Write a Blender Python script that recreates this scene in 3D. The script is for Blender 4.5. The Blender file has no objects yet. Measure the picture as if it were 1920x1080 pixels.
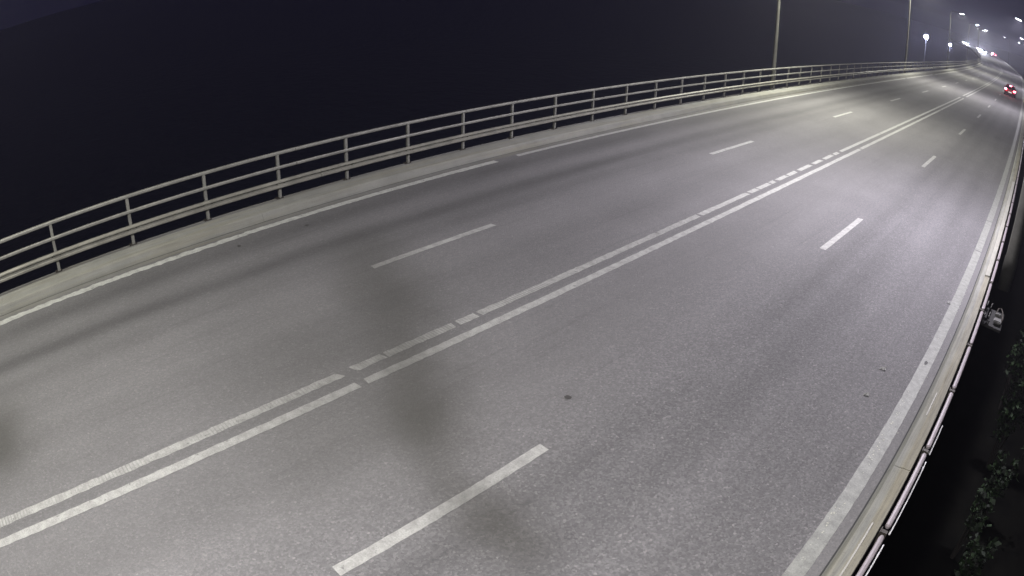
import bpy, bmesh, math, random
from mathutils import Matrix, Vector

random.seed(7)
scene = bpy.context.scene
col = scene.collection

# ------------------------------------------------------------------ camera
CAM_H = 5.441
cd = bpy.data.cameras.new('camera')
cam = bpy.data.objects.new('camera', cd)
col.objects.link(cam)
scene.camera = cam
R3 = ((0.710485, -0.336842, -0.617858), (0.703133, 0.304186, 0.642709), (0.028548, 0.891071, -0.452964))
m = Matrix.Identity(4)
for i in range(3):
    m[i][0] = R3[i][0]
    m[i][1] = R3[i][1]
    m[i][2] = -R3[i][2]
    m[i][3] = (0.0, 0.0, CAM_H)[i]
cam.matrix_world = m
# the traffic camera has a wide lens with barrel distortion
cd.type = 'PANO'
cd.sensor_fit = 'HORIZONTAL'
cd.sensor_width = 36.0
cc = cd.cycles if not hasattr(cd, 'panorama_type') else cd
cc.panorama_type = 'FISHEYE_LENS_POLYNOMIAL'
cc.fisheye_fov = math.radians(180)
POLY = (0.03910106182880984, 0.00015133444522475063, -9.137266693351962e-06, 5.876566924073478e-07)
cc.fisheye_polynomial_k0 = 0.0
cc.fisheye_polynomial_k1 = -POLY[0]
cc.fisheye_polynomial_k2 = -POLY[1]
cc.fisheye_polynomial_k3 = -POLY[2]
cc.fisheye_polynomial_k4 = -POLY[3]
cd.clip_start = 0.05
cd.clip_end = 6000.0

# ------------------------------------------------------------------ night sky, exposure
world = bpy.data.worlds.new('World')
scene.world = world
world.use_nodes = True
wn, wl = world.node_tree.nodes, world.node_tree.links
wn.clear()
wo = wn.new('ShaderNodeOutputWorld')
wb = wn.new('ShaderNodeBackground')
wb.inputs['Color'].default_value = (0.30, 0.27, 0.85, 1)
wb.inputs['Strength'].default_value = 0.026
wl.new(wb.outputs[0], wo.inputs[0])
scene.view_settings.view_transform = 'Standard'
scene.view_settings.look = 'None'
scene.view_settings.exposure = 0.0
scene.view_settings.gamma = 1.0
scene.view_settings.use_curve_mapping = False
scene.render.engine = 'CYCLES'
scene.cycles.use_denoising = True
scene.cycles.max_bounces = 6
scene.cycles.volume_bounces = 0
scene.cycles.sample_clamp_indirect = 2.0
LAMP_WARM = (1.0, 0.985, 0.86)
LAMP_COOL = (1.0, 0.945, 1.08)

# ------------------------------------------------------------------ road alignment
def dz(y):
    t = min(1.0, max(0.0, (y - 190.0) / 110.0))
    y = min(max(y, 0.0), 140.0)
    return -1.5842e-4 * y * y + 0.689e-6 * y ** 3 + 1.2 * t * t * (3 - 2 * t)

def _dx(y):
    y = max(y, 0.0)
    return -0.1289e-3 * y * y + 0.0846e-6 * y ** 3

def dx(y):
    e = max(0.0, y - 165.0)
    return _dx(min(y, 200.0)) + (_dx(200.0) - _dx(199.0)) * max(0.0, y - 200.0) - 8.0e-4 * e * e

def at(X, y, z=0.0):
    """a point of the deck: X across, y along, z above the road surface"""
    h = (dx(y + 0.5) - dx(y - 0.5))
    w = min(1.0, max(0.0, (y - 120.0) / 120.0))
    w = w * w * (3 - 2 * w)
    a = math.atan(h) * w
    off = X + 6.8
    return Vector((dx(y) - 6.8 + off * math.cos(a), y - off * math.sin(a), z + dz(y)))

def heading(y):
    return -math.atan(dx(y + 0.5) - dx(y - 0.5))

END = 348.0
def ysteps(y0, y1):
    out, y = [], y0
    while y < y1 - 1e-6:
        out.append(y)
        y += 0.9 if y < 40 else (1.84 if y < 140 else 4.0)
    out.append(y1)
    return out

# ------------------------------------------------------------------ node helpers
def mat(name):
    mt = bpy.data.materials.new(name)
    mt.use_nodes = True
    nt = mt.node_tree
    nt.nodes.clear()
    out = nt.nodes.new('ShaderNodeOutputMaterial')
    b = nt.nodes.new('ShaderNodeBsdfPrincipled')
    nt.links.new(b.outputs[0], out.inputs[0])
    return mt, nt, b

def N(nt, kind, **kw):
    n = nt.nodes.new(kind)
    for k, v in kw.items():
        if hasattr(n, k):
            setattr(n, k, v)
        else:
            n.inputs[k].default_value = v
    return n

def noise(nt, vec, scale, detail=4, rough=0.55):
    n = N(nt, 'ShaderNodeTexNoise', Scale=scale, Detail=detail, Roughness=rough)
    nt.links.new(vec, n.inputs['Vector'])
    return n.outputs['Fac']

def ramp(nt, fac, stops):
    r = nt.nodes.new('ShaderNodeValToRGB')
    e = r.color_ramp.elements
    while len(e) < len(stops):
        e.new(0.5)
    for el, (p, c) in zip(e, stops):
        el.position = p
        el.color = (c, c, c, 1) if isinstance(c, (int, float)) else (*c, 1)
    nt.links.new(fac, r.inputs[0])
    return r.outputs[0]

def mix(nt, fac, a, b, mode='MIX'):
    n = nt.nodes.new('ShaderNodeMix')
    n.data_type = 'RGBA'
    n.blend_type = mode
    n.clamp_factor = True
    for k, v in ((0, fac), (6, a), (7, b)):
        sock = n.inputs[k]
        if isinstance(v, bpy.types.NodeSocket):
            nt.links.new(v, sock)
        elif isinstance(v, (int, float)):
            sock.default_value = v if k == 0 else (v, v, v, 1)
        else:
            sock.default_value = (*v, 1)
    return n.outputs[2]

def math_node(nt, op, a, b=None, c=None):
    n = nt.nodes.new('ShaderNodeMath')
    n.operation = op
    for s, v in zip(n.inputs, (a, b, c)):
        if v is None:
            continue
        if isinstance(v, bpy.types.NodeSocket):
            nt.links.new(v, s)
        else:
            s.default_value = v
    return n.outputs[0]

def bump(nt, b, height, strength, dist):
    n = N(nt, 'ShaderNodeBump', Strength=strength, Distance=dist)
    nt.links.new(height, n.inputs['Height'])
    nt.links.new(n.outputs[0], b.inputs['Normal'])

def road_coords(nt):
    uv = nt.nodes.new('ShaderNodeUVMap')
    uv.uv_map = 'road'
    sp = nt.nodes.new('ShaderNodeSeparateXYZ')
    nt.links.new(uv.outputs[0], sp.inputs[0])
    return uv.outputs[0], sp.outputs[0], sp.outputs[1]

def scaled(nt, vec, sx, sy):
    n = N(nt, 'ShaderNodeMapping')
    n.inputs['Scale'].default_value = (sx, sy, 1)
    nt.links.new(vec, n.inputs['Vector'])
    return n.outputs[0]

# dark smears of camera dome dirt, painted into asphalt and line colour alike: (X, y, rx, ry, strength)
DOME_SMEARS = [(-10.30, 6.95, 1.00, 0.74, 0.29), (-9.50, 6.50, 0.94, 0.74, 0.31), (-8.75, 6.10, 0.90, 0.72, 0.40), (-8.00, 5.70, 0.78, 0.62, 0.36), (-7.30, 5.30, 0.69, 0.58, 0.34),
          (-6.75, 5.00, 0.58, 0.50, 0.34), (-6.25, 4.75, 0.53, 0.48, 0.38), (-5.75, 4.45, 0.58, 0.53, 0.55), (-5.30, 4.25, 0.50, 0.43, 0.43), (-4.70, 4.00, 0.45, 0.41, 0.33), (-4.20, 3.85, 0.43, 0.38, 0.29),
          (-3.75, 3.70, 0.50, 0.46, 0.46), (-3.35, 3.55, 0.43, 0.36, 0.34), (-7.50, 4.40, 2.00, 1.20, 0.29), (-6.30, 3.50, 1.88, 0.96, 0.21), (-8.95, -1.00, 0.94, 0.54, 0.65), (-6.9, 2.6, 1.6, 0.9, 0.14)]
def dome_smear_mask(nt, uv, x, y):
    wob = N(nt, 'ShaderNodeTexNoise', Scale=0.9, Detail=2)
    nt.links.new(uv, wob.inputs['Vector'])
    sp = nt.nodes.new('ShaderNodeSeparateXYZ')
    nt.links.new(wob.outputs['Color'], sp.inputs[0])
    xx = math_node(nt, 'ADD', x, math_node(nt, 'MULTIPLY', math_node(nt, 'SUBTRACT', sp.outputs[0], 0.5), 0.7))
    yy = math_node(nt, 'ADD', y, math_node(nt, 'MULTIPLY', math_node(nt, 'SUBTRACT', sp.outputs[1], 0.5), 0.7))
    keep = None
    for (cx, cy, rx, ry, s) in DOME_SMEARS:
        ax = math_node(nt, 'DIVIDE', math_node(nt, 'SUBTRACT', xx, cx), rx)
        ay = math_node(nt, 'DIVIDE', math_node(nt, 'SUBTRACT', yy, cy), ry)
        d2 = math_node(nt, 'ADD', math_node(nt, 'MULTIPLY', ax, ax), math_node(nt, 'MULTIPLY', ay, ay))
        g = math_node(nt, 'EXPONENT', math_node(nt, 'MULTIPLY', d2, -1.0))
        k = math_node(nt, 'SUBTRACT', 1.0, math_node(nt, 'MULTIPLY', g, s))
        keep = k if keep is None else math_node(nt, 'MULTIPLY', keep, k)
    return keep            # 1 = clean, 0 = fully darkened by a smear

def band(nt, x, centre, half, depth):
    d = math_node(nt, 'DIVIDE', math_node(nt, 'SUBTRACT', x, centre), half)
    g = math_node(nt, 'EXPONENT', math_node(nt, 'MULTIPLY', math_node(nt, 'MULTIPLY', d, d), -1.0))
    return math_node(nt, 'MULTIPLY', g, depth)

# ------------------------------------------------------------------ materials
def make_asphalt():
    mt, nt, b = mat('asphalt')
    uv, x, y = road_coords(nt)
    # stone chippings in the bitumen
    v1 = N(nt, 'ShaderNodeTexVoronoi', Scale=38.0)
    nt.links.new(uv, v1.inputs['Vector'])
    chips = ramp(nt, v1.outputs['Color'], [(0.0, (0.030, 0.030, 0.031)), (0.55, (0.098, 0.096, 0.098)), (0.86, (0.165, 0.160, 0.160)), (1.0, (0.30, 0.29, 0.28))])
    fine = ramp(nt, noise(nt, uv, 95.0, 3, 0.7), [(0.3, 0.55), (0.7, 1.45)])
    c = mix(nt, 1.0, chips, fine, 'MULTIPLY')
    # polished lanes are smoother and more even than the coarse strip at the right
    even = mix(nt, 0.70, c, (0.165, 0.161, 0.160))
    coarse = ramp(nt, math_node(nt, 'ADD', math_node(nt, 'MULTIPLY_ADD', x, 0.12, 1.05), math_node(nt, 'MULTIPLY', noise(nt, uv, 0.35, 3), 0.35)), [(0.55, 0.0), (0.80, 1.0)])
    coarse = math_node(nt, 'MULTIPLY', coarse, ramp(nt, math_node(nt, 'MULTIPLY', x, -1.0), [(0.75, 0.0), (0.95, 1.0)]))
    c = mix(nt, coarse, even, mix(nt, 0.52, mix(nt, 1.0, c, (1.22, 1.22, 1.22), 'MULTIPLY'), (0.158, 0.154, 0.156)))
    # long soft variation drawn out along the lanes
    big = ramp(nt, noise(nt, scaled(nt, uv, 1.0, 0.10), 0.9, 4), [(0.28, 0.91), (0.72, 1.09)])
    c = mix(nt, 1.0, c, big, 'MULTIPLY')
    mot = ramp(nt, noise(nt, uv, 0.45, 5, 0.6), [(0.30, 0.93), (0.70, 1.07)])
    c = mix(nt, 1.0, c, mot, 'MULTIPLY')
    # dark wheel tracks, worn pale between
    k = None
    for cx, h, dpt in ((-12.25, 0.48, 0.36), (-11.05, 0.36, 0.40), (-10.30, 0.30, 0.20), (-8.4, 0.35, 0.10), (-7.9, 0.35, 0.06), (-5.75, 0.3, 0.06), (-3.75, 0.32, 0.22), (-3.0, 0.40, 0.22), (-1.9, 0.5, 0.18), (-1.15, 0.25, 0.16), (-6.99, 0.10, 0.10), (-12.75, 0.3, 0.1)):
        g = band(nt, x, cx, h, dpt)
        g = math_node(nt, 'MULTIPLY', g, ramp(nt, noise(nt, scaled(nt, uv, 0.6, 0.12), 1.1, 3), [(0.25, 0.45), (0.7, 1.25)]))
        kk = math_node(nt, 'SUBTRACT', 1.0, g)
        k = kk if k is None else math_node(nt, 'MULTIPLY', k, kk)
    c = mix(nt, 1.0, c, k, 'MULTIPLY')
    # thin tyre scuffs
    scuff = ramp(nt, noise(nt, scaled(nt, uv, 9.0, 0.22), 1.0, 5, 0.65), [(0.55, 1.0), (0.72, 0.80)])
    c = mix(nt, 0.6, c, mix(nt, 1.0, c, scuff, 'MULTIPLY'))
    st = dome_smear_mask(nt, uv, x, y)
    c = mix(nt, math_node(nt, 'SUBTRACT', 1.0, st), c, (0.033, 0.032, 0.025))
    nt.links.new(c, b.inputs['Base Color'])
    b.inputs['Roughness'].default_value = 0.78
    b.inputs['Specular IOR Level'].default_value = 0.35
    h = math_node(nt, 'ADD', v1.outputs['Distance'], math_node(nt, 'MULTIPLY', noise(nt, uv, 60, 3), 0.5))
    bump(nt, b, h, 0.55, 0.010)
    return mt

def make_paint(name, tone, wear, ribs=0.0):
    mt, nt, b = mat(name)
    uv, x, y = road_coords(nt)
    w1 = ramp(nt, noise(nt, uv, 7.0, 6, 0.65), [(0.34, 0.70), (0.62, 1.06)])
    w2 = ramp(nt, noise(nt, uv, 46.0, 3, 0.7), [(0.32, 0.72), (0.62, 1.0)])
    c = mix(nt, 1.0, tone, w1, 'MULTIPLY')
    c = mix(nt, 1.0, c, w2, 'MULTIPLY')
    spot = ramp(nt, noise(nt, uv, 11.0, 5, 0.7), [(0.66 - wear * 0.25, 0.0), (0.72 - wear * 0.22, 1.0)])
    c = mix(nt, math_node(nt, 'MULTIPLY', spot, 0.85), c, (0.10, 0.10, 0.098))
    if ribs:
        wv = math_node(nt, 'SINE', math_node(nt, 'MULTIPLY', y, 2 * math.pi / 0.055))
        patch = ramp(nt, noise(nt, uv, 0.8, 3), [(0.40, 0.0), (0.58, 1.0)])
        g = math_node(nt, 'MULTIPLY', ramp(nt, wv, [(0.35, 0.0), (0.65, 1.0)]), math_node(nt, 'MULTIPLY', patch, ribs))
        c = mix(nt, g, c, (0.14, 0.14, 0.135))
    st = dome_smear_mask(nt, uv, x, y)
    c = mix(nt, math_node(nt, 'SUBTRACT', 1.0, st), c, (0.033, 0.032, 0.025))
    nt.links.new(c, b.inputs['Base Color'])
    b.inputs['Roughness'].default_value = 0.6
    bump(nt, b, noise(nt, uv, 40, 4), 0.3, 0.004)
    return mt

def make_concrete(name, tone, streak=1.0):
    mt, nt, b = mat(name)
    uv, x, y = road_coords(nt)
    base = mix(nt, ramp(nt, noise(nt, uv, 1.4, 5, 0.6), [(0.3, 0.0), (0.7, 1.0)]), [v * 0.84 for v in tone], [v * 1.08 for v in tone])
    warm = ramp(nt, noise(nt, scaled(nt, uv, 6.0, 0.35), 1.0, 4), [(0.42, 0.0), (0.65, 1.0)])
    base = mix(nt, math_node(nt, 'MULTIPLY', warm, 0.35 * streak), base, (tone[0] * 0.98, tone[1] * 0.90, tone[2] * 0.66))
    dirt = ramp(nt, noise(nt, scaled(nt, uv, 14.0, 0.7), 1.0, 6, 0.7), [(0.50, 1.0), (0.72, 0.66)])
    base = mix(nt, min(1.0, streak * 0.8), base, mix(nt, 1.0, base, dirt, 'MULTIPLY'))
    if streak > 1:
        outer = ramp(nt, math_node(nt, 'ADD', x, 0.9), [(0.635, 0.0), (0.655, 1.0)])
        base = mix(nt, math_node(nt, 'MULTIPLY', outer, 0.45), base, mix(nt, 1.0, base, (1.0, 0.90, 0.72), 'MULTIPLY'))
        runs = ramp(nt, noise(nt, scaled(nt, uv, 30.0, 1.2), 1.0, 5, 0.7), [(0.45, 1.0), (0.66, 0.72)])
        base = mix(nt, 0.9, base, mix(nt, 1.0, base, runs, 'MULTIPLY'))
    pits = ramp(nt, noise(nt, uv, 34.0, 4, 0.7), [(0.30, 0.62), (0.42, 1.0)])
    base = mix(nt, 1.0, base, pits, 'MULTIPLY')
    pale = ramp(nt, noise(nt, scaled(nt, uv, 9.0, 3.0), 1.6, 6, 0.7), [(0.68, 0.0), (0.74, 1.0)])
    base = mix(nt, math_node(nt, 'MULTIPLY', pale, 0.5), base, [min(1, v * 1.6) for v in tone])
    nt.links.new(base, b.inputs['Base Color'])
    b.inputs['Roughness'].default_value = 0.85
    bump(nt, b, noise(nt, uv, 22, 5), 0.4, 0.008)
    return mt

def make_steel(name, tone, rough=0.5, metal=0.25, grime=0.35):
    mt, nt, b = mat(name)
    tc = nt.nodes.new('ShaderNodeTexCoord')
    n1 = noise(nt, tc.outputs['Object'], 2.3, 5, 0.65)
    c = mix(nt, ramp(nt, n1, [(0.35, 0.0), (0.7, 1.0)]), [v * (1 - grime) for v in tone], tone)
    sp = ramp(nt, noise(nt, tc.outputs['Object'], 30.0, 3, 0.6), [(0.3, 0.86), (0.6, 1.0)])
    c = mix(nt, 1.0, c, sp, 'MULTIPLY')
    nt.links.new(c, b.inputs['Base Color'])
    b.inputs['Roughness'].default_value = rough
    b.inputs['Metallic'].default_value = metal
    return mt

def make_plain(name, tone, rough=0.6, metal=0.0, emit=None, strength=0.0, coat=0.0):
    mt, nt, b = mat(name)
    tc = nt.nodes.new('ShaderNodeTexCoord')
    c = mix(nt, noise(nt, tc.outputs['Object'], 6.0, 4), [v * 0.82 for v in tone], [v * 1.15 for v in tone])
    nt.links.new(c, b.inputs['Base Color'])
    b.inputs['Roughness'].default_value = rough
    b.inputs['Metallic'].default_value = metal
    b.inputs['Coat Weight'].default_value = coat
    if emit:
        b.inputs['Emission Color'].default_value = (*emit, 1)
        b.inputs['Emission Strength'].default_value = strength
    return mt

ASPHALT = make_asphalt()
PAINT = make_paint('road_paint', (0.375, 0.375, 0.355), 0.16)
PAINT_RIBBED = make_paint('ribbed_road_paint', (0.355, 0.355, 0.335), 0.24, 0.6)
PAINT_WORN = make_paint('worn_road_paint', (0.44, 0.445, 0.41), 0.2)
PAINT_EDGE = make_paint('edge_paint', (0.265, 0.272, 0.245), 0.0)
CONCRETE = make_concrete('concrete', (0.205, 0.206, 0.184), 0.95)
CONCRETE_RIGHT = make_concrete('weathered_concrete', (0.245, 0.247, 0.220), 1.1)
JOINT = make_plain('joint_filler', (0.035, 0.035, 0.034), 0.9)
RAIL_STEEL = make_steel('galvanised_steel', (0.29, 0.29, 0.255), 0.55, 0.2)
GUARD_STEEL = make_steel('guard_rail_steel', (0.30, 0.295, 0.25), 0.5, 0.2)
PALE_STEEL = make_steel('pale_pinkish_steel', (0.31, 0.275, 0.285), 0.5, 0.15, 0.2)
WHITE_STEEL = make_steel('white_painted_steel', (0.34, 0.335, 0.285), 0.5, 0.05, 0.2)
BRIGHT_STEEL = make_steel('bright_steel', (0.85, 0.85, 0.85), 0.4, 0.0, 0.05)
FIX_STEEL = make_steel('fixture_steel', (0.15, 0.15, 0.14), 0.5, 0.0, 0.2)
DARK_STEEL = make_steel('dark_steel', (0.07, 0.062, 0.05), 0.6, 0.3)
POLE_STEEL = make_steel('pole_steel', (0.085, 0.085, 0.070), 0.6, 0.2)
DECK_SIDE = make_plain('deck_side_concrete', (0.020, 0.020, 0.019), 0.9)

# ------------------------------------------------------------------ mesh helpers
def link(name, mesh, parent=None):
    o = bpy.data.objects.new(name, mesh)
    col.objects.link(o)
    if parent is not None:
        o.parent = parent
    return o

def from_bm(name, bm, material, parent=None, smooth=False):
    me = bpy.data.meshes.new(name)
    bmesh.ops.recalc_face_normals(bm, faces=bm.faces)
    bm.to_mesh(me)
    bm.free()
    me.materials.append(material)
    if smooth:
        for p in me.polygons:
            p.use_smooth = True
    return link(name, me, parent)

def thing(name, label, cat, loc=(0, 0, 0), rz=0.0, group=None):
    o = bpy.data.objects.new(name, None)
    col.objects.link(o)
    o.location = loc
    o.rotation_euler = (0, 0, rz)
    o.empty_display_size = 0.2
    tag(o, label, cat, group)
    return o

def tag(o, label, cat, group=None):
    o['label'] = label
    o['category'] = cat
    if group:
        o['group'] = group

def strip(name, rows, material, parent=None, closed=False, caps=False, smooth=False):
    """rows: list of (y, [(X, z), ...]); a ribbon or swept profile along the deck with road coordinates as UV"""
    verts, faces, uvs = [], [], []
    n = len(rows[0][1])
    for y, prof in rows:
        d = 0.0
        for k, (X, z) in enumerate(prof):
            verts.append(at(X, y, z))
            if k:
                d += math.hypot(X - prof[k - 1][0], z - prof[k - 1][1])
            uvs.append((prof[0][0] + d if abs(z) + abs(prof[0][1]) > 0.02 else X, y))
    mseg = n if closed else n - 1
    for i in range(len(rows) - 1):
        for k in range(mseg):
            a, b2 = i * n + k, i * n + (k + 1) % n
            faces.append((a, b2, b2 + n, a + n))
    if caps and closed:
        faces.append(tuple(range(n)))
        faces.append(tuple(reversed(range((len(rows) - 1) * n, len(rows) * n))))
    me = bpy.data.meshes.new(name)
    me.from_pydata(verts, [], faces)
    uv = me.uv_layers.new(name='road')
    for lp in me.loops:
        uv.data[lp.index].uv = uvs[lp.vertex_index]
    bm = bmesh.new()
    bm.from_mesh(me)
    bmesh.ops.recalc_face_normals(bm, faces=bm.faces)
    bm.to_mesh(me)
    bm.free()
    me.materials.append(material)
    if smooth:
        for p in me.polygons:
            p.use_smooth = True
    return link(name, me, parent)

def box(bm, x0, x1, y0, y1, z0, z1, mtx=None, bev=0.0):
    r = bmesh.ops.create_cube(bm, size=1.0)
    vs = r['verts']
    for v in vs:
        v.co = Vector(((x0 + x1) / 2 + v.co.x * (x1 - x0), (y0 + y1) / 2 + v.co.y * (y1 - y0), (z0 + z1) / 2 + v.co.z * (z1 - z0)))
    if bev:
        ed = list({e for v in vs for e in v.link_edges})
        g = bmesh.ops.bevel(bm, geom=ed, offset=bev, segments=2, affect='EDGES')
        vs = list({v for f in g['faces'] for v in f.verts} | {v for v in vs if v.is_valid})
    if mtx is not None:
        bmesh.ops.transform(bm, matrix=mtx, verts=vs)
    return vs

def tube(bm, pts, radii, seg=10, cap=True):
    rings = []
    pts = [Vector(p) for p in pts]
    up = Vector((0, 0, 1))
    for i, p in enumerate(pts):
        t = (pts[min(i + 1, len(pts) - 1)] - pts[max(i - 1, 0)]).normalized()
        a = t.cross(up if abs(t.z) < 0.95 else Vector((0, 1, 0))).normalized()
        b2 = t.cross(a).normalized()
        r = radii[i] if isinstance(radii, (list, tuple)) else radii
        rings.append([bm.verts.new(p + a * r * math.cos(2 * math.pi * k / seg) + b2 * r * math.sin(2 * math.pi * k / seg)) for k in range(seg)])
    for i in range(len(rings) - 1):
        for k in range(seg):
            bm.faces.new((rings[i][k], rings[i][(k + 1) % seg], rings[i + 1][(k + 1) % seg], rings[i + 1][k]))
    if cap:
        bm.faces.new(rings[0])
        bm.faces.new(list(reversed(rings[-1])))

# ------------------------------------------------------------------ ground, water, deck
def sheet(name, x0, x1, y0, y1, z, material):
    me = bpy.data.meshes.new(name)
    me.from_pydata([(x0, y0, z), (x1, y0, z), (x1, y1, z), (x0, y1, z)], [], [(0, 1, 2, 3)])
    me.materials.append(material)
    o = link(name, me)
    o['kind'] = 'structure'
    return o

def make_ground_mat():
    mt, nt, b = mat('dark_soil')
    tc = nt.nodes.new('ShaderNodeTexCoord')
    c = ramp(nt, noise(nt, tc.outputs['Object'], 1.3, 6, 0.65), [(0.35, (0.0015, 0.0015, 0.0012)), (0.65, (0.004, 0.004, 0.003))])
    nt.links.new(c, b.inputs['Base Color'])
    b.inputs['Roughness'].default_value = 0.95
    b.inputs['Specular IOR Level'].default_value = 0.05
    return mt
def make_water_mat():
    mt, nt, b = mat('night_water')
    tc = nt.nodes.new('ShaderNodeTexCoord')
    b.inputs['Base Color'].default_value = (0.004, 0.006, 0.010, 1)
    b.inputs['Roughness'].default_value = 0.28
    b.inputs['Specular IOR Level'].default_value = 0.5
    bump(nt, b, noise(nt, tc.outputs['Object'], 0.8, 4), 0.5, 0.2)
    return mt
sheet('water', -2500, 2500, -2500, 2500, -7.0, make_water_mat())
sheet('ground', -1.5, 260, -120, 330, -6.4, make_ground_mat())

road = strip('road', [(y, [(-13.30, 0), (-12.0, 0), (-9.6, 0), (-6.9, 0), (-4.2, 0), (-2.0, 0), (-0.50, 0)]) for y in ysteps(-40, END)], ASPHALT)
road['kind'] = 'structure'
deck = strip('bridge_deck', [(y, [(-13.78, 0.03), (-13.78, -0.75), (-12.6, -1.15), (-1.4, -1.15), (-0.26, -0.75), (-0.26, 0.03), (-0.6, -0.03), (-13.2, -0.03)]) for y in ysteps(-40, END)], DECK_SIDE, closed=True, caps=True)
deck['kind'] = 'structure'

# ------------------------------------------------------------------ markings (parts of the road)
def ragged(name, X0, X1, y0, y1, material, jit=0.006, z=0.004, step=None, label=None, wob=0.0, slant=0.0):
    rows, y = [], y0
    w = 0.0
    while True:
        w = 0.8 * w + random.uniform(-1, 1) * wob
        j0, j1 = random.uniform(-1, 1) * jit, random.uniform(-1, 1) * jit
        rows.append((y, [(X0 + j0 + w, z), (X1 + j1 + w, z)]))
        if y >= y1 - 1e-6:
            break
        y = min(y1, y + (step or (0.09 if y < 14 else (0.3 if y < 50 else 2.0))))
    o = strip(name, rows, material, road)
    slant = slant or random.uniform(-0.025, 0.025)
    o.data.vertices[-1].co.y += random.uniform(-0.03, 0.03)
    if slant:
        for i in (1, -1):
            o.data.vertices[i].co.y += slant
    if label:
        o['label'] = label
    return o

YL, YR = 6.46, 2.04
for k in range(-1, 12):
    ragged('lane_dash', -9.735, -9.595, YL + 12 * k, YL + 12 * k + 3.0, PAINT, 0.004)
for k in range(-1, 9):
    ragged('lane_dash', -4.315, -4.165, YR + 12 * k, YR + 12 * k + 3.02, PAINT, 0.004)
# double centre line: the left one is broken and ribbed, the right one nearly whole
cl = [(-8.0, 4.07), (4.30, 4.84), (4.90, 6.20), (6.28, 6.66), (6.72, 11.70), (11.76, 13.40), (13.46, 15.95), (16.05, 16.55), (16.62, 17.35), (17.45, 17.75), (17.90, 18.6),
      (18.75, 19.4), (19.6, 20.65), (20.9, 21.7), (22.0, 22.9), (23.1, 23.6), (23.9, 29.86), (29.95, 33.45), (33.5, 62.0), (64.5, 110), (112, 150), (152, 188)]
for a, b2 in cl:
    jit = 0.010 if a < 14 else 0.006
    ragged('centre_line', -7.225, -7.075, a, b2, PAINT_RIBBED if a < 12 else PAINT, jit, slant=random.uniform(-0.03, 0.06) if a < 24 else 0)
for a, b2 in [(-8.0, 4.15), (4.30, 25.3), (25.42, 46.5), (46.7, 62.0), (64.5, 150), (152, 230)]:
    ragged('centre_line', -6.865, -6.715, a, b2, PAINT, 0.007)
# left edge line, flaking at the near end; right edge line, broad
ragged('edge_line', -12.93, -12.75, -8.0, 5.4, PAINT_WORN, 0.024, wob=0.010)
ragged('edge_line', -12.945, -12.765, 5.4, 12.63, PAINT_WORN, 0.010, wob=0.004)
ragged('edge_line', -12.95, -12.80, 13.45, 62.5, PAINT, 0.004)
ragged('edge_line', -12.95, -12.80, 63.3, 80.0, PAINT, 0.004)
ragged('edge_line', -12.95, -12.80, 82.0, 190.0, PAINT, 0.004)
ragged('edge_line', -0.955, -0.735, -6.0, 18.2, PAINT_EDGE, 0.004)
ragged('edge_line', -0.955, -0.735, 18.27, 21.75, PAINT_EDGE, 0.004)
ragged('edge_line', -0.955, -0.735, 21.83, 120.0, PAINT_EDGE, 0.004)
ragged('edge_line', -0.95, -0.76, 121.0, 330.0, PAINT, 0.004)
# flecks of paint beside and on the broad edge line, scraps of old tape
bmf = bmesh.new()
CREAM = make_plain('cream_paint_fleck', (0.46, 0.46, 0.38), 0.7)
def fleck(bm, X, y, r, z=0.008):
    n = random.randint(5, 8)
    a0 = random.uniform(0, 6)
    vs = []
    for k in range(n):
        rr = r * random.uniform(0.5, 1.1)
        a = a0 + 2 * math.pi * k / n
        vs.append(bm.verts.new(at(X + rr * 0.7 * math.cos(a), y + rr * 1.3 * math.sin(a), z)))
    bm.faces.new(vs)
for _ in range(58):
    y = random.choice([random.uniform(5.2, 12.5), random.gauss(9.3, 0.5), random.gauss(6.3, 0.5), random.gauss(8.0, 0.3)])
    fleck(bmf, -0.91 + random.gauss(0.03, 0.02), y, random.uniform(0.006, 0.018))
for k in range(9):
    fleck(bmf, -0.72 + random.uniform(-0.004, 0.004), 13.4 + k * 0.22, 0.013)
for k in range(6):
    fleck(bmf, -0.71, 8.6 + k * 0.62 + random.uniform(-.1, .1), 0.010)
fl = from_bm('paint_flecks', bmf, CREAM, road)
fl['kind'] = 'stuff'
# dark sealed cracks across the broad line and spots on the asphalt
DARK = make_plain('tar', (0.045, 0.043, 0.040), 0.7)
for X, y, rx, ry in ((-4.72, 6.03, 0.055, 0.045), (-12.35, 5.0, 0.05, 0.045), (-12.3, 6.6, 0.05, 0.05), (-0.86, 10.9, 0.035, 0.09)):
    bm = bmesh.new()
    vs = [bm.verts.new(at(X + rx * random.uniform(.7, 1.1) * math.cos(2 * math.pi * k / 12), y + ry * random.uniform(.7, 1.1) * math.sin(2 * math.pi * k / 12), 0.009)) for k in range(12)]
    bm.faces.new(vs)
    from_bm('tar_spot', bm, DARK, road)

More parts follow.
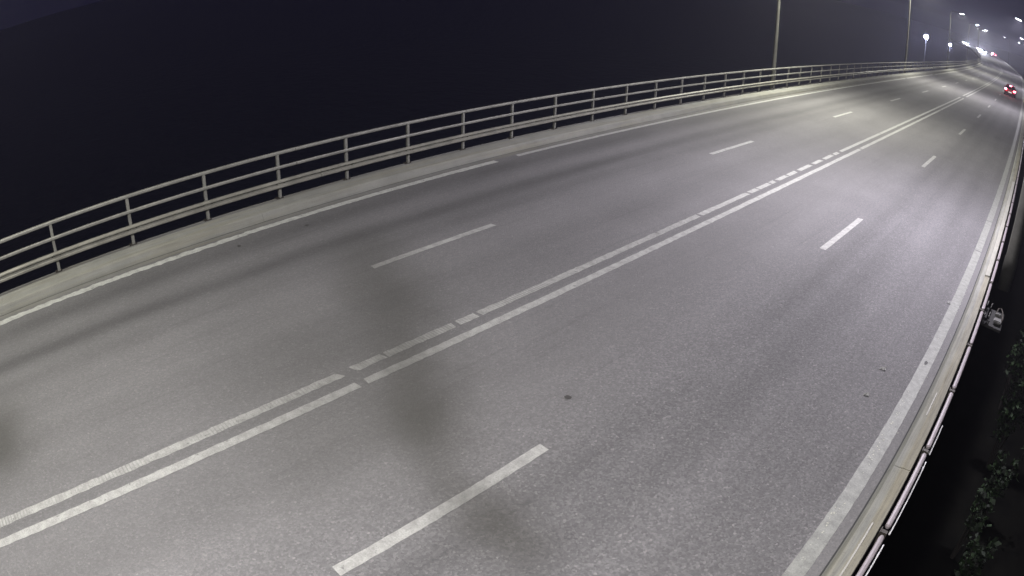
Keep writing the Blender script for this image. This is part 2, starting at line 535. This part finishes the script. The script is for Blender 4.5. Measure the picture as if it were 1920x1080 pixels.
# ------------------------------------------------------------------ concrete kerbs
def kerb(name, label, xs_face, segs, material):
    """xs_face: profile from the road outwards"""
    root = thing(name, label, 'kerb')
    for a, b2 in segs:
        strip('kerb_segment', [(y, xs_face) for y in ysteps(a, b2)], material, root, closed=True, caps=True)
    for (a, b2), (c, d) in zip(segs, segs[1:]):
        if c - b2 < 0.04 and c < 90:
            inner = [(X + (0.012 if X < -5 and X < -13 else 0.0), z - 0.012 if z > 0.1 else z) for X, z in xs_face]
            strip('joint_filler', [(b2 + 0.001, inner), (c - 0.001, inner)], JOINT, root, closed=True)
    return root
LEFT_PROF = [(-13.17, -0.02), (-13.185, 0.05), (-13.225, 0.165), (-13.25, 0.185), (-13.76, 0.218), (-13.775, 0.20), (-13.775, 0.035), (-13.2, -0.025)]
seg, y = [], -40.0
for j in (6.0, 18.6, 33.3, 48, 62.7, 77.4, 92.1, 106.8, 121.5, 150, 180, 220, 260, 300, END):
    seg.append((y, j - 0.002))
    y = j + 0.002
kerb('concrete_kerb', 'long pale concrete kerb under the three bar railing on the far left side', LEFT_PROF, seg, CONCRETE)
RIGHT_PROF = [(-0.575, -0.02), (-0.565, 0.02), (-0.500, 0.175), (-0.485, 0.185), (-0.37, 0.195), (-0.362, 0.203), (-0.255, 0.207), (-0.248, 0.195), (-0.248, 0.035), (-0.55, -0.025)]
seg, y = [], -40.0
for j in (7.55, 22.3, 37, 51.7, 66.4, 81, 96, 110, 140, 180, 220, 260, 300, END):
    seg.append((y, j - 0.009))
    y = j + 0.009
rk = kerb('concrete_kerb', 'beige weathered concrete kerb beside the broad white edge line on the right', RIGHT_PROF, seg, CONCRETE_RIGHT)
GUTTER = make_concrete('gutter_concrete', (0.150, 0.149, 0.138))
strip('gutter', [(y, [(-13.150, 0.004), (-12.985, 0.004)]) for y in ysteps(-12, 160)], GUTTER, road)
# narrow grout strip along the kerb on the left and a gutter joint
strip('gutter_joint', [(y, [(-13.19, 0.0045), (-13.150, 0.0045)]) for y in ysteps(-12, 140)], JOINT, road)
strip('gutter_joint', [(y, [(-0.592, 0.0045), (-0.566, 0.0045)]) for y in ysteps(-12, 100)], JOINT, road)

# ------------------------------------------------------------------ left railing
S, Y0P, XP = 1.8378, 1.2161, -13.725
rail = thing('bridge_railing', 'grey steel bridge railing with three rails standing on the left kerb', 'railing', at(XP, 20, 0.2))
def place(o, parent):
    o.parent = parent
    o.matrix_parent_inverse = Matrix.Translation(-parent.location)
def post_mesh():
    bm = bmesh.new()
    box(bm, -0.030, -0.020, -0.032, 0.032, 0.0, 1.03)     # outer flange
    box(bm, 0.020, 0.030, -0.032, 0.032, 0.0, 1.03)       # inner flange
    box(bm, -0.021, 0.021, -0.006, 0.006, 0.0, 1.03)      # web
    me = bpy.data.meshes.new('post')
    bm.to_mesh(me); bm.free(); me.materials.append(RAIL_STEEL)
    return me
def plate_mesh():
    bm = bmesh.new()
    box(bm, -0.075, 0.045, -0.10, 0.07, 0.0, 0.016)
    me = bpy.data.meshes.new('base_plate')
    bm.to_mesh(me); bm.free(); me.materials.append(DARK_STEEL)
    return me
def bracket_mesh():
    bm = bmesh.new()
    box(bm, 0.030, 0.058, -0.05, 0.05, 0.32, 0.42)
    me = bpy.data.meshes.new('rail_bracket')
    bm.to_mesh(me); bm.free(); me.materials.append(DARK_STEEL)
    return me
def bolt_mesh():
    bm = bmesh.new()
    bmesh.ops.create_cone(bm, cap_ends=True, segments=6, radius1=0.014, radius2=0.014, depth=0.024)
    me = bpy.data.meshes.new('bolt')
    bm.to_mesh(me); bm.free(); me.materials.append(DARK_STEEL)
    return me
bom = bolt_mesh()
pm, plm, brm = post_mesh(), plate_mesh(), bracket_mesh()
for k in range(-5, 150):
    y = Y0P + S * k
    p = at(XP, y, 0.218)
    o = link('post', pm)
    o.parent = rail
    o.location = p - rail.location
    o.rotation_euler = (0, 0, heading(y) * (1 if y > 120 else 0))
    if k < 26:
        q = link('base_plate', plm, o)
        q = link('rail_bracket', brm, o)
        for sy in (-0.10, 0.10):
            q = link('bolt', bom, o)
            q.location = (0.078, sy, 0.362)
            q.rotation_euler = (0, math.pi / 2, 0)
def rail_bar(name, prof, material, joints, parent):
    a = -8.0
    for b2 in joints + [260.0]:
        st = ysteps(a, b2)
        o = strip(name, [(y, prof) for y in st], material, None, closed=True, caps=True)
        place(o, parent)
        a = b2 + 0.012
def round_prof(cx, cz, w, h, n=10, p=3.0):
    out = []
    for k in range(n):
        t = 2 * math.pi * (k + 0.5) / n
        c, s = math.cos(t), math.sin(t)
        out.append((cx + w / 2 * math.copysign(abs(c) ** (2 / p), c), cz + h / 2 * math.copysign(abs(s) ** (2 / p), s)))
    return out
J = [Y0P + S * k + 0.45 for k in (3, 9, 15, 21, 27, 33, 45, 57)]
rail_bar('top_rail', round_prof(XP + 0.005, 1.265, 0.085, 0.075), RAIL_STEEL, J, rail)
rail_bar('middle_rail', round_prof(XP + 0.048, 0.945, 0.055, 0.070), RAIL_STEEL, J, rail)
W = [(0.058, 0.665), (0.095, 0.660), (0.130, 0.640), (0.132, 0.618), (0.098, 0.600), (0.068, 0.588), (0.068, 0.572), (0.100, 0.560), (0.134, 0.540), (0.134, 0.500), (0.100, 0.480), (0.058, 0.476), (0.054, 0.50), (0.054, 0.64)]
rail_bar('guard_rail', [(XP + a, b2) for a, b2 in W], GUARD_STEEL, [j + 0.6 for j in J], rail)

# ------------------------------------------------------------------ right low edge rail
er = thing('edge_rail', 'low pale steel edge rail in short lengths outside the right kerb', 'rail', at(-0.17, 10, 0.1))
YG = 6.21 - 1.855 * 4
SG = 1.873
stub_bm = bmesh.new()
box(stub_bm, -0.045, 0.040, -0.030, 0.030, -0.25, 0.085)
box(stub_bm, -0.060, -0.045, -0.05, 0.05, -0.20, 0.095)
stub = bpy.data.meshes.new('post')
stub_bm.to_mesh(stub); stub_bm.free(); stub.materials.append(DARK_STEEL)
for k in range(0, 42):
    y = YG + SG * k
    o = link('post', stub)
    o.parent = er
    o.location = at(-0.168, y, 0.115) - er.location
    a, b2 = y + 0.095, y + SG - 0.075
    g = min(0.05, 0.02)
    full = round_prof(-0.165, 0.185, 0.078, 0.06)
    tip = round_prof(-0.165, 0.185, 0.045, 0.035)
    r = strip('rail_length', [(a, tip), (a + 0.03, full), ((a + b2) / 2, full), (b2 - 0.05, full), (b2, tip)], PALE_STEEL, None, closed=True, caps=True, smooth=False)
    place(r, er)
    if 1 < k < 6:
        lo = round_prof(-0.100, 0.06, 0.026, 0.02, 8)
        s_ = strip('drip_rail', [(a + 0.06, lo), (b2 + (0.02 if k != 5 else -0.8), lo)], BRIGHT_STEEL, None, closed=True, caps=True)
        place(s_, er)

# long white plate and a narrow white strip on the right kerb
pl = strip('cover_plate', [(y, [(-0.385, 0.2085), (-0.385, 0.232), (-0.262, 0.236), (-0.262, 0.2085)]) for y in ysteps(15.9, 29.0)], WHITE_STEEL, closed=True, caps=True)
tag(pl, 'long white steel plate lying on the right kerb beside the tall column', 'plate')
sl = strip('cover_strip', [(y, [(-0.372, 0.204), (-0.372, 0.2135), (-0.350, 0.2135), (-0.350, 0.2085)]) for y in (3.0, 4.0, 5.0, 6.32)], WHITE_STEEL, closed=True, caps=True)
tag(sl, 'narrow white strip along the kerb top nearest the camera', 'strip')
s2 = strip('cover_strip', [(y, [(-0.420, 0.1905), (-0.420, 0.201), (-0.405, 0.201), (-0.405, 0.192)]) for y in (9.0, 9.4, 9.75)], WHITE_STEEL, closed=True, caps=True)
tag(s2, 'short thin white strip farther along the right kerb top', 'strip')

# ------------------------------------------------------------------ lamp posts
LENS = make_plain('lamp_lens', (0.8, 0.8, 0.8), 0.3, emit=(0.86, 0.90, 1.0), strength=60.0)
HEAD = make_plain('lamp_housing', (0.12, 0.12, 0.125), 0.5, 0.4)
LENS_OFF = make_plain('far_lamp_lens', (0.8, 0.8, 0.8), 0.3, emit=(0.55, 0.58, 1.0), strength=420.0)
def lamp_post(label, base, rz, height, arm, power, group, color=LAMP_COOL, r0=0.115, r1=0.065, lens=LENS, foot=0.0, tilt=0.12):
    root = thing('street_lamp', label, 'street lamp', base, rz, group)
    bm = bmesh.new()
    tube(bm, [(0, 0, -foot), (0, 0, 0.9), (0, 0, 0.95), (0, 0, height - 0.3), (0, 0, height)], [r0 * 1.15, r0 * 1.1, r0, r1, r1 * 0.8], 14)
    from_bm('pole', bm, POLE_STEEL, root, True)
    bm = bmesh.new()
    tube(bm, [(0, 0, height - 0.15), (arm * 0.15, 0, height + 0.12), (arm * 0.6, 0, height + 0.2), (arm, 0, height + 0.22)], [0.04, 0.038, 0.034, 0.03], 8)
    from_bm('arm', bm, POLE_STEEL, root, True)
    bm = bmesh.new()
    hm = Matrix.Translation((arm + 0.3, 0, height + 0.22)) @ Matrix.Rotation(-tilt, 4, 'Y')
    box(bm, -0.40, 0.40, -0.16, 0.16, -0.04, 0.07, hm, 0.03)
    hd = from_bm('lamp_head', bm, HEAD, root)
    bm = bmesh.new()
    box(bm, -0.28, 0.34, -0.125, 0.125, -0.062, -0.042, hm)
    from_bm('lens', bm, lens, hd)
    if power:
        ld = bpy.data.lights.new('lamp_light', 'AREA')
        ld.shape = 'RECTANGLE'
        ld.size, ld.size_y = 0.6, 0.25
        ld.energy = power
        ld.color = color
        lo = bpy.data.objects.new('lamp_light', ld)
        col.objects.link(lo)
        lo.parent = root
        lo.matrix_local = hm @ Matrix.Translation((0.03, 0, -0.075))
    return root

# row outside the left railing
names = ['first', 'second', 'third', 'fourth', 'fifth', 'sixth', 'seventh', 'eighth']
for k in (-1, 0, 1, 2, 3, 4, 6):
    y = 32.9 + 34.6 * k
    lab = ('grey lamp post behind the left railing, out of view nearest the camera' if k < 0 else
           'grey lamp post behind the left railing, %s one along it from the camera' % names[(0, 1, 2, 3, 4, 6).index(k)])
    lamp_post(lab, at(-14.02, y, -0.75), heading(y), 9.6, 1.5, (700 if k < 0 else 2700 if k < 1 else 1900 if k < 3 else 1500), 'lamp posts along the left railing', LAMP_WARM, 0.115 if k < 2 else 0.07, 0.065 if k < 2 else 0.04)
# row outside the right kerb; the camera hangs on the first of them
lamp_post('lamp post on the right that carries the camera', at(0.42, -0.75, -0.9), math.pi, 10.2, 1.9, 2150, 'lamp posts along the right side', (1.0, 0.965, 0.955), foot=5.0)
lamp_post('stout grey column close outside the right kerb, with clamps near its foot', at(0.235, 18.9, -0.9), math.pi, 10.2, 2.2, 2650, 'lamp posts along the right side', r0=0.20, r1=0.11)
for i, y in enumerate((70, 128, 192, 255)):
    lamp_post('far lamp post on the right of the bend, %s beyond the stout column' % ('nearest one', 'second one', 'third one', 'farthest one')[i], at(0.30, y, -0.9), math.pi + heading(y), 10.0, 2.0, 1500, 'lamp posts along the right side', LAMP_COOL, 0.07, 0.04)

# ------------------------------------------------------------------ clamps at the column foot
cb = thing('cable_bracket', 'cable bracket with four short white rods and a white box below the column', 'bracket', at(0.2, 15.5, -0.6))
def part_at(name, bm, material):
    o = from_bm(name, bm, material)
    place(o, cb)
    return o
for X, y in ((-0.10, 16.0), (0.02, 15.95), (-0.09, 15.36), (0.03, 15.36)):
    bm = bmesh.new()
    tube(bm, [at(X - 0.008, y - 0.14, -0.43), at(X + 0.008, y + 0.14, -0.42)], 0.013, 8)
    part_at('rod', bm, FIX_STEEL)
sh = Matrix.Translation((dx(15.5), 0, dz(15.5)))
bm = bmesh.new()
box(bm, 0.18, 0.40, 15.30, 15.52, -0.56, -0.48, sh, 0.025)
part_at('junction_box', bm, FIX_STEEL)
bm = bmesh.new()
tube(bm, [at(0.20, 15.80, -0.52), at(0.24, 16.05, -0.46), at(0.31, 16.12, -0.46), at(0.38, 16.0, -0.5), at(0.42, 15.72, -0.54), at(0.40, 15.5, -0.55)], 0.017, 8)
part_at('cable_loop', bm, DARK_STEEL)
bm = bmesh.new()
box(bm, 0.18, 0.36, 15.68, 15.76, -0.55, -0.46, sh, 0.02)
part_at('clamp', bm, FIX_STEEL)
bm = bmesh.new()
box(bm, -0.25, 0.44, 15.15, 16.2, -0.66, -0.60, sh)
part_at('bracket_arm', bm, DECK_SIDE)

# ------------------------------------------------------------------ cars
GLASS = make_plain('car_glass', (0.012, 0.012, 0.015), 0.08, coat=0.6)
TYRE = make_plain('tyre', (0.012, 0.012, 0.012), 0.85)
RIM = make_plain('rim', (0.35, 0.35, 0.36), 0.35, 0.8)
PLATE = make_plain('number_plate', (0.6, 0.6, 0.55), 0.5, emit=(1.0, 0.9, 0.8), strength=0.8)
def car(label, base, rz, tone, rear_on, front_on, group=None):
    paint = make_plain('car_paint', tone, 0.3, 0.1, coat=0.7)
    tail = make_plain('tail_lamp', (0.30, 0.01, 0.02), 0.3, emit=(1.0, 0.16, 0.24), strength=rear_on)
    headm = make_plain('head_lamp', (0.7, 0.7, 0.7), 0.3, emit=(0.80, 0.86, 1.0), strength=front_on)
    root = thing('car', label, 'car', base, rz, group)
    # body: cross sections along y (front = +y)
    secs = [(-2.08, 0.30, 0.62, 0.80), (-2.02, 0.24, 0.95, 0.86), (-1.55, 0.20, 1.02, 0.89), (-0.6, 0.18, 1.00, 0.90), (0.6, 0.18, 0.96, 0.90),
            (1.3, 0.19, 0.90, 0.88), (1.85, 0.22, 0.78, 0.82), (2.06, 0.30, 0.60, 0.70)]
    bm = bmesh.new()
    rings = []
    for (y, zb, zt, hw) in secs:
        pr = [(-hw * .92, zb), (hw * .92, zb), (hw, zb + .18), (hw * .99, zt - .16), (hw * .90, zt), (-hw * .90, zt), (-hw * .99, zt - .16), (-hw, zb + .18)]
        rings.append([bm.verts.new((x, y, z)) for x, z in pr])
    for a, b2 in zip(rings, rings[1:]):
        for k in range(8):
            bm.faces.new((a[k], a[(k + 1) % 8], b2[(k + 1) % 8], b2[k]))
    bm.faces.new(rings[0]); bm.faces.new(list(reversed(rings[-1])))
    bmesh.ops.bevel(bm, geom=list(bm.edges), offset=0.02, segments=1, affect='EDGES')
    body = from_bm('body', bm, paint, root, True)
    # cabin
    bm = bmesh.new()
    lo = [(-0.80, -1.95), (0.80, -1.95), (0.80, 1.05), (-0.80, 1.05)]
    hi = [(-0.60, -1.45), (0.60, -1.45), (0.60, 0.15), (-0.60, 0.15)]
    a = [bm.verts.new((x, y, 0.96)) for x, y in lo]
    b2 = [bm.verts.new((x, y, 1.42)) for x, y in hi]
    for k in range(4):
        bm.faces.new((a[k], a[(k + 1) % 4], b2[(k + 1) % 4], b2[k]))
    bm.faces.new(b2)
    from_bm('windows', bm, GLASS, root)
    bm = bmesh.new()
    box(bm, -0.62, 0.62, -1.55, 0.18, 1.405, 1.47, None, 0.025)
    from_bm('roof', bm, paint, root)
    for sx in (-1, 1):
        bm = bmesh.new()
        bm.free()
        for y0, y1, r in ((-1.94, -1.46, 0.045), (1.04, 0.16, 0.035), (-0.45, -0.5, 0.035)):
            bm = bmesh.new()
            tube(bm, [(sx * 0.80, y0, 0.97), (sx * 0.61, y1, 1.42)], r, 6)
            from_bm('pillar', bm, paint, root)
        for wy in (-1.28, 1.27):
            bm = bmesh.new()
            bmesh.ops.create_cone(bm, cap_ends=True, segments=18, radius1=0.32, radius2=0.32, depth=0.21, matrix=Matrix.Translation((sx * 0.80, wy, 0.32)) @ Matrix.Rotation(math.pi / 2, 4, 'Y'))
            w = from_bm('wheel', bm, TYRE, root)
            bm = bmesh.new()
            bmesh.ops.create_cone(bm, cap_ends=True, segments=14, radius1=0.20, radius2=0.20, depth=0.23, matrix=Matrix.Translation((sx * 0.80, wy, 0.32)) @ Matrix.Rotation(math.pi / 2, 4, 'Y'))
            from_bm('rim', bm, RIM, w)
        bm = bmesh.new()
        box(bm, sx * 0.70 - 0.15, sx * 0.70 + 0.15, -2.13, -2.0, 0.74, 0.92, None, 0.02)
        from_bm('tail_light', bm, tail, root)
        bm = bmesh.new()
        box(bm, sx * 0.62 - 0.16, sx * 0.62 + 0.16, 1.95, 2.08, 0.56, 0.68, None, 0.02)
        from_bm('headlight', bm, headm, root)
        bm = bmesh.new()
        box(bm, sx * 0.98 - 0.09, sx * 0.98 + 0.09, 0.62, 0.72, 0.95, 1.08, None, 0.02)
        from_bm('mirror', bm, paint, root)
    if front_on > 100:
        ld = bpy.data.lights.new('headlight_beam', 'SPOT')
        ld.energy, ld.spot_size, ld.spot_blend, ld.shadow_soft_size = min(front_on, 700) * 60, math.radians(38), 0.8, 0.2
        ld.color = (0.84, 0.87, 1.0)
        lo = bpy.data.objects.new('headlight_beam', ld)
        col.objects.link(lo)
        lo.parent = root
        lo.location = (0, 2.25, 0.62)
        lo.rotation_euler = (math.radians(90), 0, 0)
    bm = bmesh.new()
    box(bm, -0.18, 0.18, -1.60, -1.55, 1.36, 1.40)
    from_bm('brake_light', bm, tail, root)
    bm = bmesh.new()
    box(bm, -0.26, 0.26, -2.12, -2.07, 0.48, 0.60)
    from_bm('number_plate', bm, PLATE, root)
    bm = bmesh.new()
    box(bm, -0.80, 0.80, -2.14, -1.98, 0.32, 0.46, None, 0.03)
    from_bm('bumper', bm, TYRE, root)
    return root
car('red hatchback with lit tail lights driving away in the right lane', at(-2.95, 94.5, 0.0), heading(94.5), (0.42, 0.03, 0.05), 45.0, 6.0)
for k, (X, y, s) in enumerate(((-8.3, 291, 1600.0), (-9.2, 326, 700.0), (-8.3, 338, 500.0), (-8.3, 274, 200.0))):
    c = car(('dark car with the brightest glaring headlights coming round the far bend', 'oncoming car well behind the brightest one on the bend, headlights lit',
         'farthest oncoming car on the bend, headlights lit', 'oncoming car ahead of the brightest one, weaker headlights')[k],
        at(X, y, 0), heading(y) + math.pi, (0.03, 0.03, 0.035), 0.0, s, 'oncoming cars on the bend')

car('dark car far off in the right lane of the bend, pinkish tail lights lit', at(-3.2, 278, 0.0), heading(278), (0.05, 0.02, 0.02), 60.0, 4.0)

# ------------------------------------------------------------------ lamps on the lower shore road to the left
for k, (loc, h, lab) in enumerate((((-28.0, 150.0, -6.9), 8.3, 'bright white path lamp beyond the left railing, farther left of two'),
                                  ((-28.0, 190.0, -6.9), 7.4, 'small white path lamp beyond the left railing, nearer the bend'))):
    root = thing('path_lamp', lab, 'lamp', loc, 0.0, 'path lamps beyond the railing')
    bm = bmesh.new()
    tube(bm, [(0, 0, -0.6), (0, 0, 0.5), (0, 0, h)], [0.09, 0.08, 0.05], 8)
    from_bm('pole', bm, POLE_STEEL, root, True)
    bm = bmesh.new()
    r = (0.52, 0.34)[k]
    bmesh.ops.create_uvsphere(bm, u_segments=12, v_segments=8, radius=r, matrix=Matrix.Translation((0, 0, h + r * 0.8)))
    from_bm('globe', bm, LENS_OFF, root, True)
    bm = bmesh.new()
    bmesh.ops.create_cone(bm, cap_ends=True, segments=12, radius1=r * 0.9, radius2=r * 0.3, depth=r * 0.35, matrix=Matrix.Translation((0, 0, h + r * 1.85)))
    from_bm('lamp_cap', bm, HEAD, root)

# ------------------------------------------------------------------ marker post by the right kerb
mk = thing('marker_post', 'pale yellow marker post on the right kerb next to the red car', 'marker post', at(-0.62, 92.0, 0.0))
YEL = make_plain('yellow_reflector', (0.72, 0.66, 0.34), 0.4, emit=(1.0, 0.9, 0.5), strength=0.25)
bm = bmesh.new()
box(bm, -0.075, 0.075, -0.03, 0.03, 0.0, 1.15, None, 0.01)
from_bm('post_body', bm, YEL, mk)
bm = bmesh.new()
box(bm, -0.08, 0.08, -0.035, 0.035, 0.9, 1.02)
from_bm('black_band', bm, TYRE, mk)

# ------------------------------------------------------------------ scraps lying on the road
SCRAP = make_plain('pale_scrap', (0.23, 0.23, 0.22), 0.8)
for k, (X, y, sx, sy, lab) in enumerate(((-0.99, 13.9, 0.05, 0.10, 'torn white scrap touching the broad white edge line, farthest of three'),
                                        (-1.50, 10.1, 0.06, 0.07, 'pale crumpled scrap on the asphalt, middle one of three by the edge line'),
                                        (-1.48, 9.15, 0.05, 0.05, 'pale crumpled scrap on the asphalt, nearest of three by the edge line'))):
    bm = bmesh.new()
    bmesh.ops.create_grid(bm, x_segments=6, y_segments=6, size=1.0)
    for v in bm.verts:
        rr = math.hypot(v.co.x, v.co.y)
        v.co = Vector((v.co.x * sx * random.uniform(.6, 1.1), v.co.y * sy * random.uniform(.6, 1.1) + v.co.x * 0.4 * sx, 0.006 + random.uniform(0, 0.018)))
    o = from_bm('paper_scrap', bm, SCRAP)
    o.location = at(X, y, 0)
    tag(o, lab, 'litter', 'scraps by the right edge line')

# ------------------------------------------------------------------ bushes below the bridge on the right
def make_leaf_mat():
    mt, nt, b = mat('leaf')
    oi = nt.nodes.new('ShaderNodeTexCoord')
    c = ramp(nt, noise(nt, oi.outputs['Object'], 3.0, 3), [(0.42, (0.003, 0.006, 0.002)), (0.60, (0.016, 0.032, 0.010)), (0.75, (0.075, 0.115, 0.060))])
    nt.links.new(c, b.inputs['Base Color'])
    b.inputs['Roughness'].default_value = 0.65
    b.inputs['Specular IOR Level'].default_value = 0.25
    return mt
LEAF, BARK = make_leaf_mat(), make_plain('bark', (0.014, 0.011, 0.009), 0.9)
def bush(label, loc, w, h, n):
    root = thing('bush', label, 'bush', loc, random.uniform(0, 6), 'bushes below the right side')
    bm = bmesh.new()
    tips = []
    for k in range(7):
        a = 2 * math.pi * k / 7 + random.uniform(-.3, .3)
        r = w * random.uniform(0.3, 0.75)
        tip = Vector((r * math.cos(a), r * math.sin(a), h * random.uniform(0.55, 0.98)))
        tube(bm, [(0.04 * math.cos(a), 0.04 * math.sin(a), 0), tip * 0.5 + Vector((0, 0, h * 0.08)), tip], [0.035, 0.02, 0.008], 5)
        tips.append(tip)
    from_bm('stem', bm, BARK, root)
    verts, faces = [], []
    for _ in range(n):
        t = random.choice(tips)
        c = t * random.choice((0.62, 0.8, 1.0)) + Vector((random.gauss(0, 1), random.gauss(0, 1), random.gauss(0, .8))) * w * 0.13
        L = random.uniform(0.09, 0.24)
        d = Vector((random.gauss(0, 1), random.gauss(0, 1), random.gauss(0, .6))).normalized()
        s_ = d.cross(Vector((random.gauss(0, 1), random.gauss(0, 1), random.gauss(0, 1)))).normalized() * L * 0.34
        i = len(verts)
        verts += [c - d * L * .5, c + s_, c + d * L * .6, c - s_]
        faces.append((i, i + 1, i + 2, i + 3))
    me = bpy.data.meshes.new('foliage')
    me.from_pydata(verts, [], faces)
    me.materials.append(LEAF)
    link('foliage', me, root)
for lab, loc, w, h, n in (
        ('leafy bush below the bridge, nearest one at the bottom edge', (1.75, 11.0, -6.4), 0.55, 2.3, 260),
        ('leafy bush below the bridge, second from the bottom edge', (2.25, 12.7, -6.4), 0.65, 2.5, 330),
        ('leafy bush below the bridge, third from the bottom edge', (1.85, 14.4, -6.4), 0.5, 2.4, 230),
        ('leafy bush below the bridge, fourth from the bottom edge', (2.2, 16.3, -6.4), 0.7, 2.7, 330),
        ('tallest leafy bush below the bridge, at the right border', (1.95, 19.0, -6.4), 0.85, 3.3, 480),
        ('leafy bush below the bridge, farthest one beyond the tallest', (1.75, 22.8, -6.4), 0.9, 3.0, 420)):
    bush(lab, loc, w, h, n)

# ------------------------------------------------------------------ damp night air
bm = bmesh.new()
box(bm, -420, 420, -160, 620, -8.0, 14.0)
hz = bpy.data.materials.new('night_haze')
hz.use_nodes = True
hz.node_tree.nodes.clear()
ho = hz.node_tree.nodes.new('ShaderNodeOutputMaterial')
hv = hz.node_tree.nodes.new('ShaderNodeVolumePrincipled')
hv.inputs['Color'].default_value = (0.83, 0.82, 0.95, 1)
hv.inputs['Density'].default_value = 0.0009
hv.inputs['Anisotropy'].default_value = 0.6
hz.node_tree.links.new(hv.outputs[0], ho.inputs['Volume'])
haze = from_bm('haze', bm, hz)
haze['kind'] = 'stuff'
